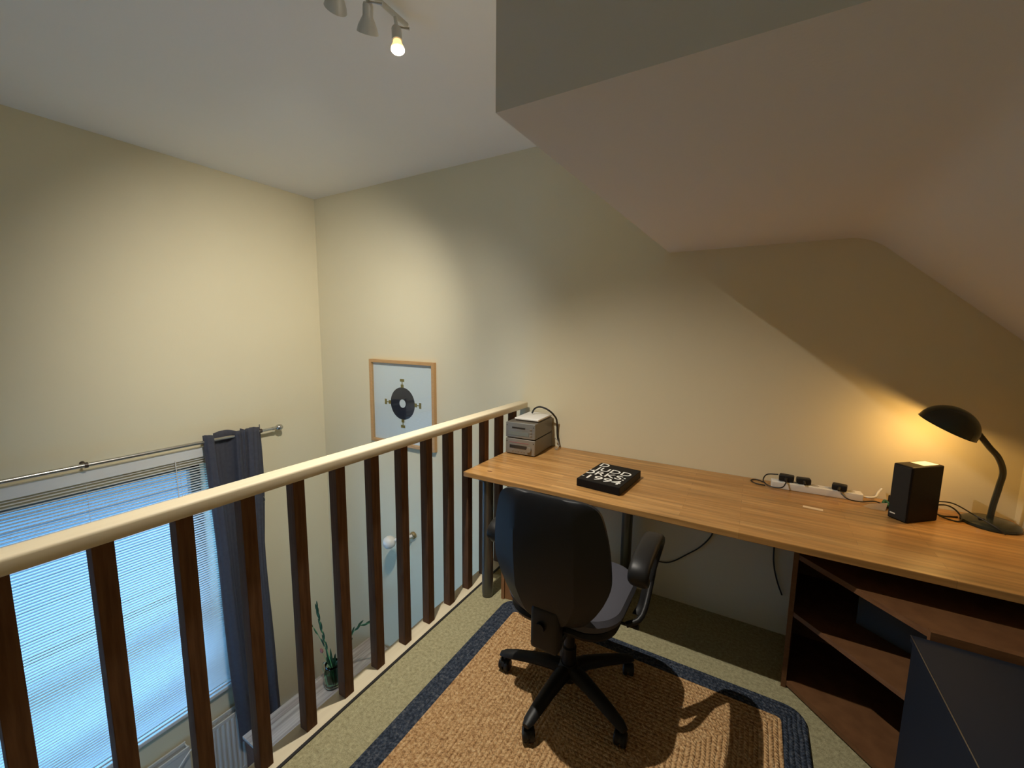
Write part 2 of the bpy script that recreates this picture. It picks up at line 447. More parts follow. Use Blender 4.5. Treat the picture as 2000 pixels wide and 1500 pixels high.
for a, c in ((o0, o1), (o1, o2), (o2, i1)):
    for k in range(n): bm.faces.new((a[k], a[(k+1) % n], c[(k+1) % n], c[k]))
bm.faces.new(o0[::-1])
obj('border', bm, M_navyb, rug)['label'] = 'dark blue braided border'
bm = bmesh.new(); prism(bm, rrect(hx-bw+.001, hy-bw+.001, .02), .0005, z1+.0008)
obj('jute_field', bm, M_jute, rug)

# ------------------------------------------------------------------ desk
DZ, DY0, DX0, DX1 = .736, 1.803, -1.358, 1.012
desk = thing('desk', 'long wooden desk of glued staves along back wall on round metal legs', 'desk', (0, 2.18, 0))
off = Vector(desk.location)
obj('desktop', rel(B(DX0, DX1, DY0, YB-.004, DZ-.028, DZ, bev=.0025), off), M_desk, desk)
def dleg(x, y, r):
    bm = bmesh.new(); lathe(bm, [(0, .0), (r*.85, 0), (r*.95, .004), (r*.95, .02), (r, .022), (r, .70), (r*1.8, .702), (r*1.8, .7078), (0, .7078)], seg=28)
    return obj('leg', bm, M_dmetal, desk, smooth=True, loc=Vector((x, y, 0))-off)
dleg(-1.232, 1.862, .032); dleg(-.56, 2.30, .03)
# knot in the wood
bm = bmesh.new(); lathe(bm, [(0, 0), (.012, 0), (.012, .0004), (0, .0004)], seg=16); bmesh.ops.scale(bm, vec=(1.4, .6, 1), verts=bm.verts[:])
k_ = obj('wood_knot', bm, mat('wood_knot_brown', (.16, .06, .02), .6), desk, loc=Vector((-1.235, 1.885, DZ))-off); k_['label'] = 'dark knot near left front corner'

# ------------------------------------------------------------------ corner shelf unit under the desk
sh = thing('corner_shelf', 'open brown wooden corner shelf unit beneath right end of desk', 'shelf', (.6, 2.1, 0))
off = Vector(sh.location)
pA, pB = (.205, 2.01), (.535, 1.66)
poly = [(.205, 2.365), pA, pB, (1.0, 1.66), (1.0, 2.365)]
def shp(z0, z1, ins=.0):
    bm = bmesh.new(); q = [(.271, 2.36), (.2235, 2.002), (.53, 1.677), (.99, 1.677), (.99, 2.36)]
    prism(bm, q, z0, z1); return rel(bm, off)
bm = bmesh.new(); prism(bm, [(.205, 2.0), (.223, 2.0), (.272, 2.368), (.254, 2.368)], 0, .655)
obj('side_panel', rel(bm, off), M_shelf, sh)
obj('front_panel', rel(B(.53, 1.0, 1.655, 1.677, 0, .62), off), M_shelf, sh)
obj('back_panel', rel(B(.272, 1.0, 2.36, 2.37, 0, .62), off), M_shelf, sh)
obj('bottom_board', shp(.012, .034), M_shelf, sh)
obj('shelf', shp(.335, .355), M_shelf, sh)
obj('top_board', shp(.590, .612), M_shelf, sh)
bx = obj('storage_box', B(-.13, .13, -.10, .10, 0, .17, bev=.006), mat('dark_grey_card', (.05, .058, .062), .8, bump=(200, .3, .001)), loc=(.60, 2.05, .3552), rot=(0, 0, R(-38)))
tag(bx, 'dark grey box pushed back on middle shelf of corner unit', 'box')

# ------------------------------------------------------------------ dark cabinet in the foreground
cab = thing('dark_cabinet', 'dark blue-grey low cabinet with shiny top edge in front of shelf unit', 'cabinet', (.76, 1.1, 0))
off = Vector(cab.location)
obj('body', rel(B(.487, 1.005, .62, 1.635, 0, .582, bev=.002), off), M_cab, cab)
obj('top', rel(B(.482, 1.01, .615, 1.640, .5822, .602, bev=.0025, seg=3), off), M_cab, cab, smooth=True)
obj('edge_trim', rel(T([(.4815, .62, .6015), (.4815, 1.637, .6015)], .0014, seg=8), off), M_steel, cab, smooth=True)['label'] = 'shiny metal edge'
obj('handle', rel(T([(.475, .95, .45), (.462, .96, .45), (.462, 1.1, .45), (.475, 1.11, .45)], .004), off), M_dmetal, cab, smooth=True)

# ------------------------------------------------------------------ office chair
chair = thing('office_chair', 'black swivel office chair on five castors, pushed toward desk', 'chair', (-.58, 1.50, .012), R(0))
def cpart(name, bm, m_, smooth=True, parent=None, **k): return obj(name, bm, m_, parent or chair, smooth=smooth, **k)
GZ = -.0  # local z relative to rug top
# backrest shell: outline rows (z, half width), seen from behind
rows = [(.464, .08), (.472, .112), (.488, .138), (.515, .160), (.55, .183), (.60, .208), (.66, .226), (.73, .226), (.80, .219), (.86, .208), (.905, .196), (.930, .181), (.944, .155), (.950, .115), (.952, .05)]
def back_y(u, hw, z):
    """offset of the rear face behind the rim (negative = toward camera)"""
    flat = .116*min(1, hw/.2)
    tz = (z-.47)/.474
    lump = -.040*max(0, math.sin(PI*min(1, max(.0, .08+tz*.9))))**.5
    au = abs(u)
    if au <= flat: return lump
    t = (au-flat)/max(1e-4, hw-flat)
    return lump*max(0, 1-t)
lean = lambda z: -.225 - .10*(z-.47) + .05*(z-.60)**2
R0 = smooth_path([(a, c, 0) for a, c in rows], 4)
rows = [(p.x, p.y) for p in R0]
bm = bmesh.new(); NU = 24
grid = []
for z, hw in rows:
    r_ = []
    for i in range(NU+1):
        fl = .116*min(1, hw/.2)
        u = -hw + (hw-fl)*i/4 if i <= 4 else (-fl + 2*fl*(i-4)/(NU-8) if i <= NU-4 else fl + (hw-fl)*(i-NU+4)/4)
        # shoulders: curved lumbar wrap toward the sitter
        wrap = .35*u*u
        r_.append(bm.verts.new((u, lean(z)+wrap+back_y(u, hw, z), z)))
    grid.append(r_)
for a, c in zip(grid, grid[1:]):
    for i in range(NU): bm.faces.new((a[i], a[i+1], c[i+1], c[i]))
# rim band and inner face
rim = [grid[0][i] for i in range(NU+1)] + [g[-1] for g in grid[1:]] + [grid[-1][i] for i in range(NU-1, -1, -1)] + [g[0] for g in grid[-2:0:-1]]
inn = [bm.verts.new(v.co + Vector((0, .012, 0))) for v in rim]
n = len(rim)
for i in range(n): bm.faces.new((rim[i], rim[(i+1) % n], inn[(i+1) % n], inn[i]))
bm.faces.new(inn)
back = cpart('backrest', bm, M_shell)
back.data.set_sharp_from_angle(angle=R(19))
# cushion on the sitter's side
bm = bmesh.new(); grid = []
NU = 14
for z, hw in rows:
    hw2 = hw-.004; r_ = []
    for i in range(NU+1):
        u = -hw2+2*hw2*i/NU; e = max(0, 1-(abs(u)/hw2)**4)
        ez = min(1, (z-.466)*12, (.948-z)*12)
        r_.append(bm.verts.new((u, lean(z)+.35*u*u+.0125+.035*e**.5*max(0, ez), z)))
    grid.append(r_)
for a, c in zip(grid, grid[1:]):
    for i in range(NU): bm.faces.new((a[i], a[i+1], c[i+1], c[i]))
rim = [grid[0][i] for i in range(NU+1)] + [g[-1] for g in grid[1:]] + [grid[-1][i] for i in range(NU-1, -1, -1)] + [g[0] for g in grid[-2:0:-1]]
bm.faces.new(rim)
cpart('back_cushion', bm, M_fabric)
# seat cushion and pan
def pad(hx, hy, z0, z1, cx=0, cy=0, r=.12, crown=.012, bevel=.02):
    bm = bmesh.new()
    L_ = [(0, 1-.10), (.35, .975), (.7, 1.0), (1, .955)]
    rings = []
    for t, s in L_:
        rings.append([bm.verts.new((cx+x*s, cy+y*s, z0+(z1-z0)*t)) for x, y in rrect(hx, hy, r, 8)])
    top = [bm.verts.new((cx+x*.8, cy+y*.8, z1+crown)) for x, y in rrect(hx, hy, r, 8)]
    rings.append(top); n = len(top)
    for a, c in zip(rings, rings[1:]):
        for k in range(n): bm.faces.new((a[k], a[(k+1) % n], c[(k+1) % n], c[k]))
    bm.faces.new(rings[0][::-1]); bm.faces.new(top)
    return bm
cpart('seat', pad(.235, .225, .425, .485, cy=.025, r=.13), M_fabric)
cpart('seat_pan', pad(.22, .21, .385, .424, cy=.02, r=.12, crown=0), M_plastic)
# back bracket with its bellows cover
bm = bmesh.new()
box(bm, -.055, .055, -.262, -.20, .355, .53, bev=.018, seg=3)
box(bm, -.045, .045, -.235, .02, .352, .385, bev=.01, seg=2)
cpart('back_bracket', bm, M_plastic)
cpart('adjuster_knob', T([(-.01, -.262, .455), (-.01, -.276, .455)], .018, seg=20), M_plastic)
cpart('mechanism', B(-.09, .09, -.10, .12, .335, .386, bev=.012), M_plastic)
cpart('height_lever', T([(.08, .02, .362), (.22, .03, .365), (.27, .03, .372)], [.006, .006, .012], seg=10), M_plastic)
# arms: padded loops on both sides
for s in (-1, 1):
    xx = s*.292
    loop = smooth_path([(xx, -.10, .640), (xx, -.128, .672), (xx, -.095, .700), (xx, .02, .712), (xx, .13, .702), (xx, .175, .66), (xx*.985, .165, .60), (xx*.96, .12, .52), (xx*.93, .08, .44), (xx*.88, .05, .405)], 5)
    # flat-section sweep
    bm = bmesh.new(); rings = []
    N_ = len(loop)
    for i, p in enumerate(loop):
        t = (loop[min(i+1, N_-1)]-loop[max(i-1, 0)]).normalized(); side = Vector((1, 0, 0)); nn = side.cross(t).normalized()
        f = i/(N_-1)
        w_ = .036 if f < .5 else .036-.018*min(1, (f-.5)*4)
        h_ = .021 if f < .45 else .021-.009*min(1, (f-.45)*4)
        if i == 0: w_ *= .7; h_ *= .6
        rings.append([bm.verts.new(p + side*w_*math.copysign(abs(math.cos(a))**.6, math.cos(a)) + nn*h_*math.copysign(abs(math.sin(a))**.6, math.sin(a))) for a in [2*PI*k/16 for k in range(16)]])
    for a, c in zip(rings, rings[1:]):
        for k in range(16): bm.faces.new((a[k], a[(k+1) % 16], c[(k+1) % 16], c[k]))
    bm.faces.new(rings[0][::-1]); bm.faces.new(rings[-1])
    cpart('armrest', bm, M_plastic)
    # rear strut closing the loop
    cpart('arm_strut', T(smooth_path([(xx, .13, .69), (xx*1.01, .165, .62), (xx*1.0, .13, .53), (xx*.97, .02, .43), (xx*.8, -.02, .40)], 4), .011, seg=10), M_plastic)
# gas column
bm = bmesh.new(); lathe(bm, [(0, .07), (.03, .07), (.03, .20), (.022, .205), (.022, .30), (.014, .302), (.014, .34), (0, .34)], seg=24)
cpart('gas_column', bm, M_plastic)
bm = bmesh.new(); lathe(bm, [(0, .062), (.045, .062), (.052, .08), (.048, .118), (.034, .13), (0, .13)], seg=28)
cpart('hub', bm, M_plastic)
# five legs with castors
ang = [R(190+72*k) for k in range(5)]
leg0 = wheel0 = None
def make_leg():
    bm = bmesh.new(); rings = []
    for t, z, w_, h_ in ((.03, .098, .036, .030), (.08, .102, .033, .028), (.16, .096, .029, .024), (.24, .085, .026, .020), (.285, .077, .023, .015), (.308, .072, .014, .009)):
        ring = []
        for k in range(12):
            a = 2*PI*k/12
            ring.append(bm.verts.new((t, w_*math.cos(a), z + (h_ if math.sin(a) > 0 else h_*.7)*math.sin(a))))
        rings.append(ring)
    for a, c in zip(rings, rings[1:]):
        for k in range(12): bm.faces.new((a[k], a[(k+1) % 12], c[(k+1) % 12], c[k]))
    bm.faces.new(rings[0][::-1]); bm.faces.new(rings[-1])
    return bm
def make_castor():
    bm = bmesh.new()
    for s in (-1, 1):
        prof = [(0, s*.004), (.024, s*.004), (.026, s*.008), (.026, s*.019), (.022, s*.023), (.008, s*.0245), (0, s*.0245)]
        lathe(bm, prof, seg=24, axis_o=(0, 0, .0262), axis=(0, 1, 0))
    # hood and stem
    tube(bm, [(.0, 0, .03), (.0, 0, .072)], .007, seg=10)
    pts = []
    for k in range(9):
        a = R(10+20*k); pts.append((.027*math.cos(a), 0, .0262+.027*math.sin(a)))
    for p, q in zip(pts, pts[1:]):
        pass
    rings = [[bm.verts.new((p[0], w_, p[2])) for w_ in (-.006, .006)] + [bm.verts.new((p[0]*.7, w_, .0262+(p[2]-.0262)*.7)) for w_ in (.006, -.006)] for p in pts]
    for a, c in zip(rings, rings[1:]):
        for k in range(4): bm.faces.new((a[k], a[(k+1) % 4], c[(k+1) % 4], c[k]))
    bm.faces.new(rings[0][::-1]); bm.faces.new(rings[-1])
    return bm
for k, a in enumerate(ang):
    if leg0 is None:
        leg0 = cpart('leg', make_leg(), M_plastic); lg = leg0
    else:
        lg = leg0.copy(); COL.objects.link(lg); lg.parent = chair
    lg.rotation_euler = (0, 0, a)
    if wheel0 is None:
        wheel0 = obj('castor', make_castor(), M_plastic, lg, smooth=True); wc = wheel0
    else:
        wc = wheel0.copy(); COL.objects.link(wc); wc.parent = lg
    wc.location = (.288, 0, 0); wc.rotation_euler = (0, 0, [R(80), R(40), R(120), R(60), R(20)][k])

# ------------------------------------------------------------------ stereo on the desk
def hifi(name, label, z, h, kind):
    t = thing(name, label, 'stereo unit', (-1.248, 2.385, z), R(3))
    w, d = .101, .145
    bm = bmesh.new(); box(bm, -w, w, -d+.012, d, .006, h, bev=.003)
    obj('case', bm, M_hifi, t)
    f = obj('front_panel', B(-w-.001, w+.001, -d, -d+.0118, .006, h, bev=.004, seg=3), M_hifi_f if kind == 'amp' else M_silver, t, smooth=True)
    for (x, y) in ((-w+.02, -d+.03), (w-.02, -d+.03), (-w+.02, d-.03), (w-.02, d-.03)):
        obj('foot', T([(x, y, 0), (x, y, .0062)], .01, seg=14), M_plastic, t)
    F = -d-.0005
    if kind == 'amp':
        obj('display', B(-w+.028, .048, F-.001, F+.002, .042, .063), M_glassy, t)['label'] = 'black display window'
        obj('trim_line', B(-w+.026, .06, F-.0008, F+.002, .078, .082), M_bud, t)
        obj('volume_knob', T([(.066, F+.002, .045), (.066, F-.014, .045)], .015, seg=24), M_hifi_f, t, smooth=True)
        for k in range(5): obj('button', T([(-.05+.02*k, F+.002, .026), (-.05+.02*k, F-.003, .026)], .0035, seg=10), M_hifi_f, t)
    else:
        obj('disc_tray', B(-w+.045, .035, F-.0015, F+.002, .068, .076), M_glassy, t)
        obj('display', B(-w+.018, .06, F-.0012, F+.002, .022, .045), mat('grey_display', (.16, .18, .17), .15), t)
        for k in range(3): obj('button', B(.068, .082, F-.003, F+.002, .025+.02*k, .035+.02*k, bev=.001), M_hifi_f, t)
    for s in (-1, 1):
        obj('screw', T([(s*(w-.008), F+.002, h-.02), (s*(w-.008), F-.001, h-.02)], .003, seg=10), M_glassy, t)
    return t
hifi('stereo_amplifier', 'grey metal stereo amplifier with black display window, lower of two stacked units', DZ, .104, 'amp')
hifi('disc_player', 'grey silver-fronted disc player stacked on top of amplifier', DZ+.1042, .104, 'cd')
lid = thing('flat_case', 'flat cream plastic case lying on top of the disc player', 'case', (-1.235, 2.40, DZ+.2084), R(3))
obj('lid', B(-.082, .086, -.105, .13, .008, .020, bev=.004, seg=3), M_white, lid, smooth=True)
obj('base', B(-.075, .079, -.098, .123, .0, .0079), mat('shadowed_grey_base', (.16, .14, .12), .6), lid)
cb = obj('headphone_cable', T(smooth_path([(-1.262, 2.44, .972), (-1.25, 2.455, 1.002), (-1.22, 2.465, 1.016), (-1.18, 2.47, 1.010), (-1.145, 2.475, .992), (-1.122, 2.49, .965), (-1.118, 2.53, .92), (-1.118, 2.545, .82), (-1.10, 2.54, .745)], 6), .006, seg=8), mat('black_rubber', (.012, .011, .010), .5), smooth=True)
tag(cb, 'thick black cable arching over the stacked stereo units', 'cable')
cb = obj('thin_cable', T(smooth_path([(-1.13, 2.53, .80), (-1.10, 2.51, .79), (-1.085, 2.50, .76), (-1.09, 2.47, .7395), (-1.12, 2.51, .7395)], 6), .0028, seg=8), mat('grey_cable', (.25, .23, .2), .5), smooth=True)
tag(cb, 'thin grey cable looping down behind the stereo onto desk', 'cable')

# ------------------------------------------------------------------ book
bk = thing('book', 'thick black book with large white lettering lying on desk', 'book', (-.611, 2.085, DZ), R(-5))
obj('cover', B(-.114, .114, -.158, .158, .0, .0405, bev=.003), M_book, bk)
obj('page_block', B(.1, .1145, -.15, .15, .004, .0365), M_pages, bk)
def text_bm(s, size, sx, clip=None, offset=0.0):
    cu = bpy.data.curves.new('t', 'FONT'); cu.body = s; cu.size = size; cu.extrude = .0003; cu.offset = offset; cu.resolution_u = 6
    o = bpy.data.objects.new('t', cu); COL.objects.link(o)
    dg = bpy.context.evaluated_depsgraph_get(); me = bpy.data.meshes.new_from_object(o.evaluated_get(dg))
    bm = bmesh.new(); bm.from_mesh(me)
    bpy.data.objects.remove(o); bpy.data.curves.remove(cu); bpy.data.meshes.remove(me)
    bmesh.ops.scale(bm, vec=(sx, 1, 1), verts=bm.verts[:])
    xs = [v.co.x for v in bm.verts]
    return bm, min(xs), max(xs)
def lettering(s, x0, x1, y, size, clip=None, total_clip=0):
    bm, a, c = text_bm(s, size, 1.0, offset=.0004)
    # fit between x0 and x1
    sc = (x1-x0)/(c-a)
    for v in bm.verts: v.co.x = x0+(v.co.x-a)*sc
    if clip is not None:
        bmesh.ops.bisect_plane(bm, geom=bm.verts[:]+bm.edges[:]+bm.faces[:], plane_co=(clip, 0, 0), plane_no=(-1, 0, 0), clear_outer=True)
    bmesh.ops.translate(bm, verts=bm.verts[:], vec=(0, y, .0408))
    o = obj('lettering', bm, M_print, bk); o['label'] = 'white lettering'
SZ = .079
lettering('D', -.100, -.052, .095, SZ)
lettering('JUDD', -.098, .098, .022, SZ)
lettering('ORKS:', -.140, .094, -.050, SZ, clip=-.112)
lettering('\u20131994', -.150, .096, -.122, SZ, clip=-.112)

# ------------------------------------------------------------------ loudspeaker
sp_ = thing('loudspeaker', 'small black loudspeaker box with white top sticker beside desk lamp', 'speaker', (.640, 2.345, DZ), R(42))
bm = bmesh.new(); box(bm, -.085, .085, -.037, .037, 0, .243, bev=.008, seg=4)
obj('cabinet', bm, mat('satin_black', (.008, .007, .008), .5, spec=.15), sp_, smooth=True)
g_ = obj('grille', B(-.0875, -.0845, -.033, .033, .006, .237, bev=.0014), mat('black_mesh', (.008, .008, .009), .7, bump=(900, .8, .001)), sp_)
obj('logo_plate', B(-.0885, -.087, .006, .026, .024, .029), M_print, sp_)['label'] = 'small white logo plate'
obj('top_sticker', B(-.01, .072, -.024, .027, .243, .2434), M_print, sp_)['label'] = 'white paper sticker'

# ------------------------------------------------------------------ desk lamp
lp = thing('desk_lamp', 'dark domed gooseneck desk lamp glowing warm yellow by right wall', 'lamp', (.905, 2.435, DZ))
bm = bmesh.new(); lathe(bm, [(0, 0), (.086, 0), (.089, .004), (.087, .013), (.072, .022), (.03, .027), (0, .028)], seg=48)
obj('base', bm, M_lamp, lp, smooth=True)
obj('switch', B(-.045, -.027, -.03, -.018, .02, .031, bev=.002), M_plastic, lp)
rimc = Vector((-.193, -.075, .410)); rn = Vector((-.42, .12, -.88)).normalized()   # rim centre and the way it opens
hd = rimc - rn*.088
e_side = (Vector((1, .15, 0)) - rn*Vector((1, .15, 0)).dot(rn)).normalized()
neck = smooth_path([(.0, .01, .02), (.004, .01, .09), (.010, .005, .17), (.008, -.01, .235), (-.018, -.03, .295), (-.055, -.045, .340), tuple(rimc - rn*.034 + e_side*.080)], 8)
obj('gooseneck', T(neck, .0105, seg=16), M_lamp, lp, smooth=True)
prof = []
for k in range(13):
    a = k/12*PI/2; prof.append((.098*math.sin(a)+.0, .088*math.cos(a)))
bm = bmesh.new(); outer = [(r, h) for r, h in prof]; inner = [(r*.965, h*.96) for r, h in prof][::-1]
lathe(bm, outer+[(.0995, -.003)]+[(.096, -.003)]+inner, seg=48, axis_o=rimc, axis=-rn)
sd = obj('lamp_shade', bm, [M_lamp, M_lampin], lp, smooth=True)
for p in sd.data.polygons:
    c = p.center - rimc
    rr = c.length
    if rr < .0945 and (c.dot(-rn) / .088)**2 + ((c - rn*c.dot(rn)).length/.098)**2 < .965: p.material_index = 1
bm = bmesh.new(); lathe(bm, [(0, -.026), (.016, -.022), (.026, -.008), (.028, .006), (.02, .024), (.012, .04), (0, .04)], seg=24, axis_o=rimc - rn*.030, axis=-rn)
obj('bulb', bm, M_bulb_d, lp, smooth=True)
l = bpy.data.lights.new('desk_lamp_light', 'POINT'); l.energy = DESK_LAMP_W; l.color = DESK_LAMP_COL; l.shadow_soft_size = .022
lo = bpy.data.objects.new('desk_lamp_light', l); COL.objects.link(lo); lo.parent = lp; lo.location = rimc + rn*.004

# ------------------------------------------------------------------ power strip, plugs and cables
ps = thing('power_strip', 'white multi-socket power strip lying along wall at back of desk', 'power strip', (.31, 2.475, DZ), R(2))
obj('body', B(-.185, .185, -.026, .026, 0, .036, bev=.004, seg=3), M_white, ps, smooth=True)
for k in range(5):
    bm = bmesh.new(); lathe(bm, [(.017, .0362), (.017, .0368), (.0, .0366)], seg=18); 
    obj('socket', bm, mat('socket_well', (.45, .42, .38), .5) if k == 0 else bpy.data.materials['socket_well'], ps, loc=(-.14+.07*k, 0, 0))
M_rub = bpy.data.materials['black_rubber']
def plug(x, y, lab, rz, w=.028, h=.030):
    t = thing('power_plug', lab, 'plug', (x, y, DZ+.0365), rz, 'plugs in the power strip')
    obj('plug_body', B(-w, w, -.02, .02, .001, h, bev=.007, seg=3), M_plastic, t, smooth=True)
    obj('strain_relief', T([(0, -.018, h*.5), (.0, -.042, h*.3)], [.008, .005], seg=10), M_rub, t, smooth=True)
    return t
plug(.19, 2.478, 'black power plug at left end of power strip, pale top edge', R(-8), .032, .034)
plug(.262, 2.480, 'rounded dark grey plug, second from left end of power strip', R(4), .030, .030)
plug(.405, 2.470, 'lone black plug near right end of power strip', R(-12), .029, .030)
def cable(name, lab, pts, r=.003, m_=None):
    o = obj(name, T(smooth_path(pts, 7), r, seg=8), m_ or M_rub, smooth=True); tag(o, lab, 'cable'); return o
cable('looping_cable', 'black cord looping out past left end of power strip', [(.19, 2.44, .785), (.17, 2.41, .757), (.12, 2.42, .750), (.09, 2.46, .760), (.105, 2.50, .785), (.155, 2.50, .795)])
cable('coiled_cable', 'small black cord coil flat on desk left of power strip', [(.10, 2.50, .7395), (.06, 2.53, .7395), (.035, 2.50, .7395), (.06, 2.46, .7395), (.10, 2.455, .7395)])
cable('plug_cable', 'black cord from right plug towards the loudspeaker', [(.405, 2.42, .772), (.43, 2.40, .757), (.48, 2.42, .748), (.54, 2.47, .745), (.57, 2.46, .740), (.60, 2.46, .7395)])
cable('white_cable', 'white cord leaving right end of the power strip', [(.495, 2.48, .756), (.52, 2.475, .758), (.545, 2.49, .762), (.56, 2.52, .775), (.575, 2.54, .79)], .005, M_white)
tw = thing('twisted_paper', 'crumpled cream paper scrap on desk right of power strip', 'paper', (.53, 2.40, DZ))
bm = bmesh.new()
random.seed(7)
vv = [bm.verts.new((-.05, -.01, .002)), bm.verts.new((-.02, .012, .012)), bm.verts.new((.012, -.008, .005)), bm.verts.new((.045, .02, .028)), bm.verts.new((.03, -.02, .001)), bm.verts.new((-.02, -.022, .001))]
for q in ((0, 1, 5), (1, 2, 5), (2, 4, 5), (1, 3, 2), (2, 3, 4)): bm.faces.new([vv[i] for i in q])
bmesh.ops.solidify(bm, geom=bm.faces[:], thickness=.0012)
obj('paper', bm, M_tape, tw)
gt = obj('green_twist_tie', T(smooth_path([(.565, 2.455, .744), (.575, 2.47, .758), (.588, 2.455, .748), (.578, 2.445, .742), (.567, 2.46, .752), (.59, 2.47, .745)], 5), .005, seg=8), mat('green_wire', (.02, .12, .05), .5), smooth=True)
tag(gt, 'small green twist tie around the black cord by loudspeaker', 'twist tie')
ad = thing('power_adapter', 'black power adapter lying behind left side of loudspeaker', 'adapter', (.625, 2.485, DZ), R(25))
obj('body', B(-.03, .03, -.022, .022, 0, .045, bev=.005, seg=3), M_plastic, ad, smooth=True)
obj('cord', T(smooth_path([(-.03, -.005, .018), (-.06, -.012, .008), (-.075, -.02, .0045), (-.06, -.035, .0045), (-.02, -.032, .0045)], 5), .0035, seg=8), M_rub, ad, smooth=True)
for pts, lab, rr in (
    ([(.735, 2.45, .78), (.77, 2.44, .79), (.80, 2.44, .775), (.815, 2.42, .75), (.80, 2.40, .7395), (.77, 2.41, .7395), (.745, 2.42, .745)], 'black cable loop between loudspeaker and lamp base', .0032),
    ([(.735, 2.47, .79), (.79, 2.45, .80), (.84, 2.41, .78), (.87, 2.375, .768), (.895, 2.348, .756), (.915, 2.335, .7395)], 'long cable draped over the front of lamp base', .0028),
    ([(.73, 2.46, .745), (.76, 2.44, .7395), (.79, 2.45, .7395), (.815, 2.46, .7395)], 'short black cable flat on desk behind the cable loop', .0035)):
    cable('speaker_cable', lab, pts, rr)
o = obj('masking_tape', B(-.037, .037, -.0115, .0115, 0, .0006), M_tape, loc=(.282, 2.245, DZ+.0001), rot=(0, 0, R(-6))); tag(o, 'short cream strip of masking tape stuck on desktop', 'tape')
o = cable('drooping_cable', 'thin black cord drooping below desk near right armrest', [(-.42, 2.366, .21), (-.33, 2.366, .225), (-.24, 2.366, .30), (-.17, 2.366, .37), (-.12, 2.366, .46), (-.10, 2.366, .60), (-.10, 2.366, .70)], .0035)
cable('dangling_cable', 'short thin cord hanging down beside corner shelf panel', [(.155, 2.366, .70), (.158, 2.366, .45), (.165, 2.366, .36), (.185, 2.366, .28), (.21, 2.366, .215)], .0035).location = (0, 0, 0)

# small wooden box under the left end of the desk
M_boxw = mat('reddish_oak', (.33, .155, .065), .5, aniso_scale=(12, 12, 2), var=(5, (.22, .10, .04), .8))
wb = thing('wooden_box', 'brown wooden box on carpet under left end of desk', 'box', (-1.04, 1.99, 0), R(8))
obj('body', B(-.115, .13, -.09, .10, 0, .17, bev=.003), M_boxw, wb)
obj('lid', B(-.12, .135, -.095, .105, .1702, .182, bev=.003), M_boxw, wb)
obj('corner_post', B(-.123, -.105, -.098, -.0905, 0, .17), M_boxw, wb)

# ------------------------------------------------------------------ framed print on the back wall
pic = thing('framed_print', 'oak framed print of a dark disc with four gold bolts on wall', 'picture', (-2.566, YB, .893))
PW, PH, fd = .372, .368, .035
fw_ = .026
bm = bmesh.new()
box(bm, -PW, -PW+fw_, -fd, -.001, -PH, PH, bev=.002); box(bm, PW-fw_, PW, -fd, -.001, -PH, PH, bev=.002)
box(bm, -PW+fw_, PW-fw_, -fd, -.001, -PH, -PH+fw_, bev=.002); box(bm, -PW+fw_, PW-fw_, -fd, -.001, PH-fw_, PH, bev=.002)
obj('frame', bm, M_picframe, pic)
obj('backing_sheet', B(-PW+fw_, PW-fw_, -.008, -.002, -PH+fw_, PH-fw_), M_paper, pic)
def disc(r0, r1, d0, seg=48):
    bm = bmesh.new(); lathe(bm, [(r0, 0), (r1, 0), (r1, .0008), (r0, .0008), (r0, 0)] if r0 else [(0, 0), (r1, 0), (r1, .0008), (0, .0008)], seg=seg, axis_o=(0, d0, 0), axis=(0, -1, 0)); return bm
obj('printed_disc', disc(.036, .140, -.0081), M_navy, pic)['label'] = 'navy ring shape'
for a in (0, 90, 180, 270):
    bm = bmesh.new()
    box(bm, .138, .165, -.0092, -.0081, -.016, .016); box(bm, .165, .188, -.0090, -.0081, -.0045, .0045); box(bm, .188, .212, -.0092, -.0081, -.024, .024)
    bmesh.ops.rotate(bm, cent=(0, 0, 0), matrix=Matrix.Rotation(R(a), 3, 'Y'), verts=bm.verts[:])
    obj('printed_bolt', bm, M_gold, pic)
gl = obj('glass', B(-PW+fw_+.001, PW-fw_-.001, -.026, -.024, -PH+fw_+.001, PH-fw_-.001), M_pane, pic)

# ------------------------------------------------------------------ curtain rod and curtain
RXP, RZ = XL+.077, .655
rod = thing('curtain_rod', 'brushed steel curtain rod with ball finial above the window', 'curtain rod', (RXP, .5, RZ))
obj('pole', T([(0, -1.85, 0), (0, 1.515, 0)], .0125, seg=20), M_steel, rod, smooth=True)
bm = bmesh.new(); lathe(bm, [(0, 0), (.015, 0), (.015, .02), (.011, .026), (.011, .032), (.018, .036), (.026, .05), (.028, .062), (.025, .076), (.015, .087), (0, .090)], seg=28, axis_o=(0, 1.50, 0), axis=(0, 1, 0))
obj('finial', bm, M_steel, rod, smooth=True)
for yy in (.33, -1.3, 1.40):
    bm = bmesh.new(); tube(bm, [(-.076, yy, -.0), (-.010, yy, 0)], .006, seg=12); tube(bm, [(-.077, yy, 0), (-.070, yy, 0)], .013, seg=20)
    tube(bm, [(0, yy-.008, 0), (0, yy+.008, 0)], .018, seg=20)
    obj('bracket', bm, mat('dark_bracket', (.10, .08, .07), .4, .6) if 'dark_bracket' not in bpy.data.materials else bpy.data.materials['dark_bracket'], rod, smooth=True)
ct = thing('curtain', 'slate blue eyelet curtain hanging at right side of window', 'curtain', (RXP, 1.70, -.6))
keys = [(1.475, .0), (1.492, .030), (1.535, .033), (1.560, -.030), (1.61, -.036), (1.675, -.030), (1.700, .025), (1.722, .036), (1.735, .012), (1.752, .040), (1.768, .018), (1.79, .040), (1.83, .038), (1.868, .032), (1.885, .0), (1.905, -.025)]
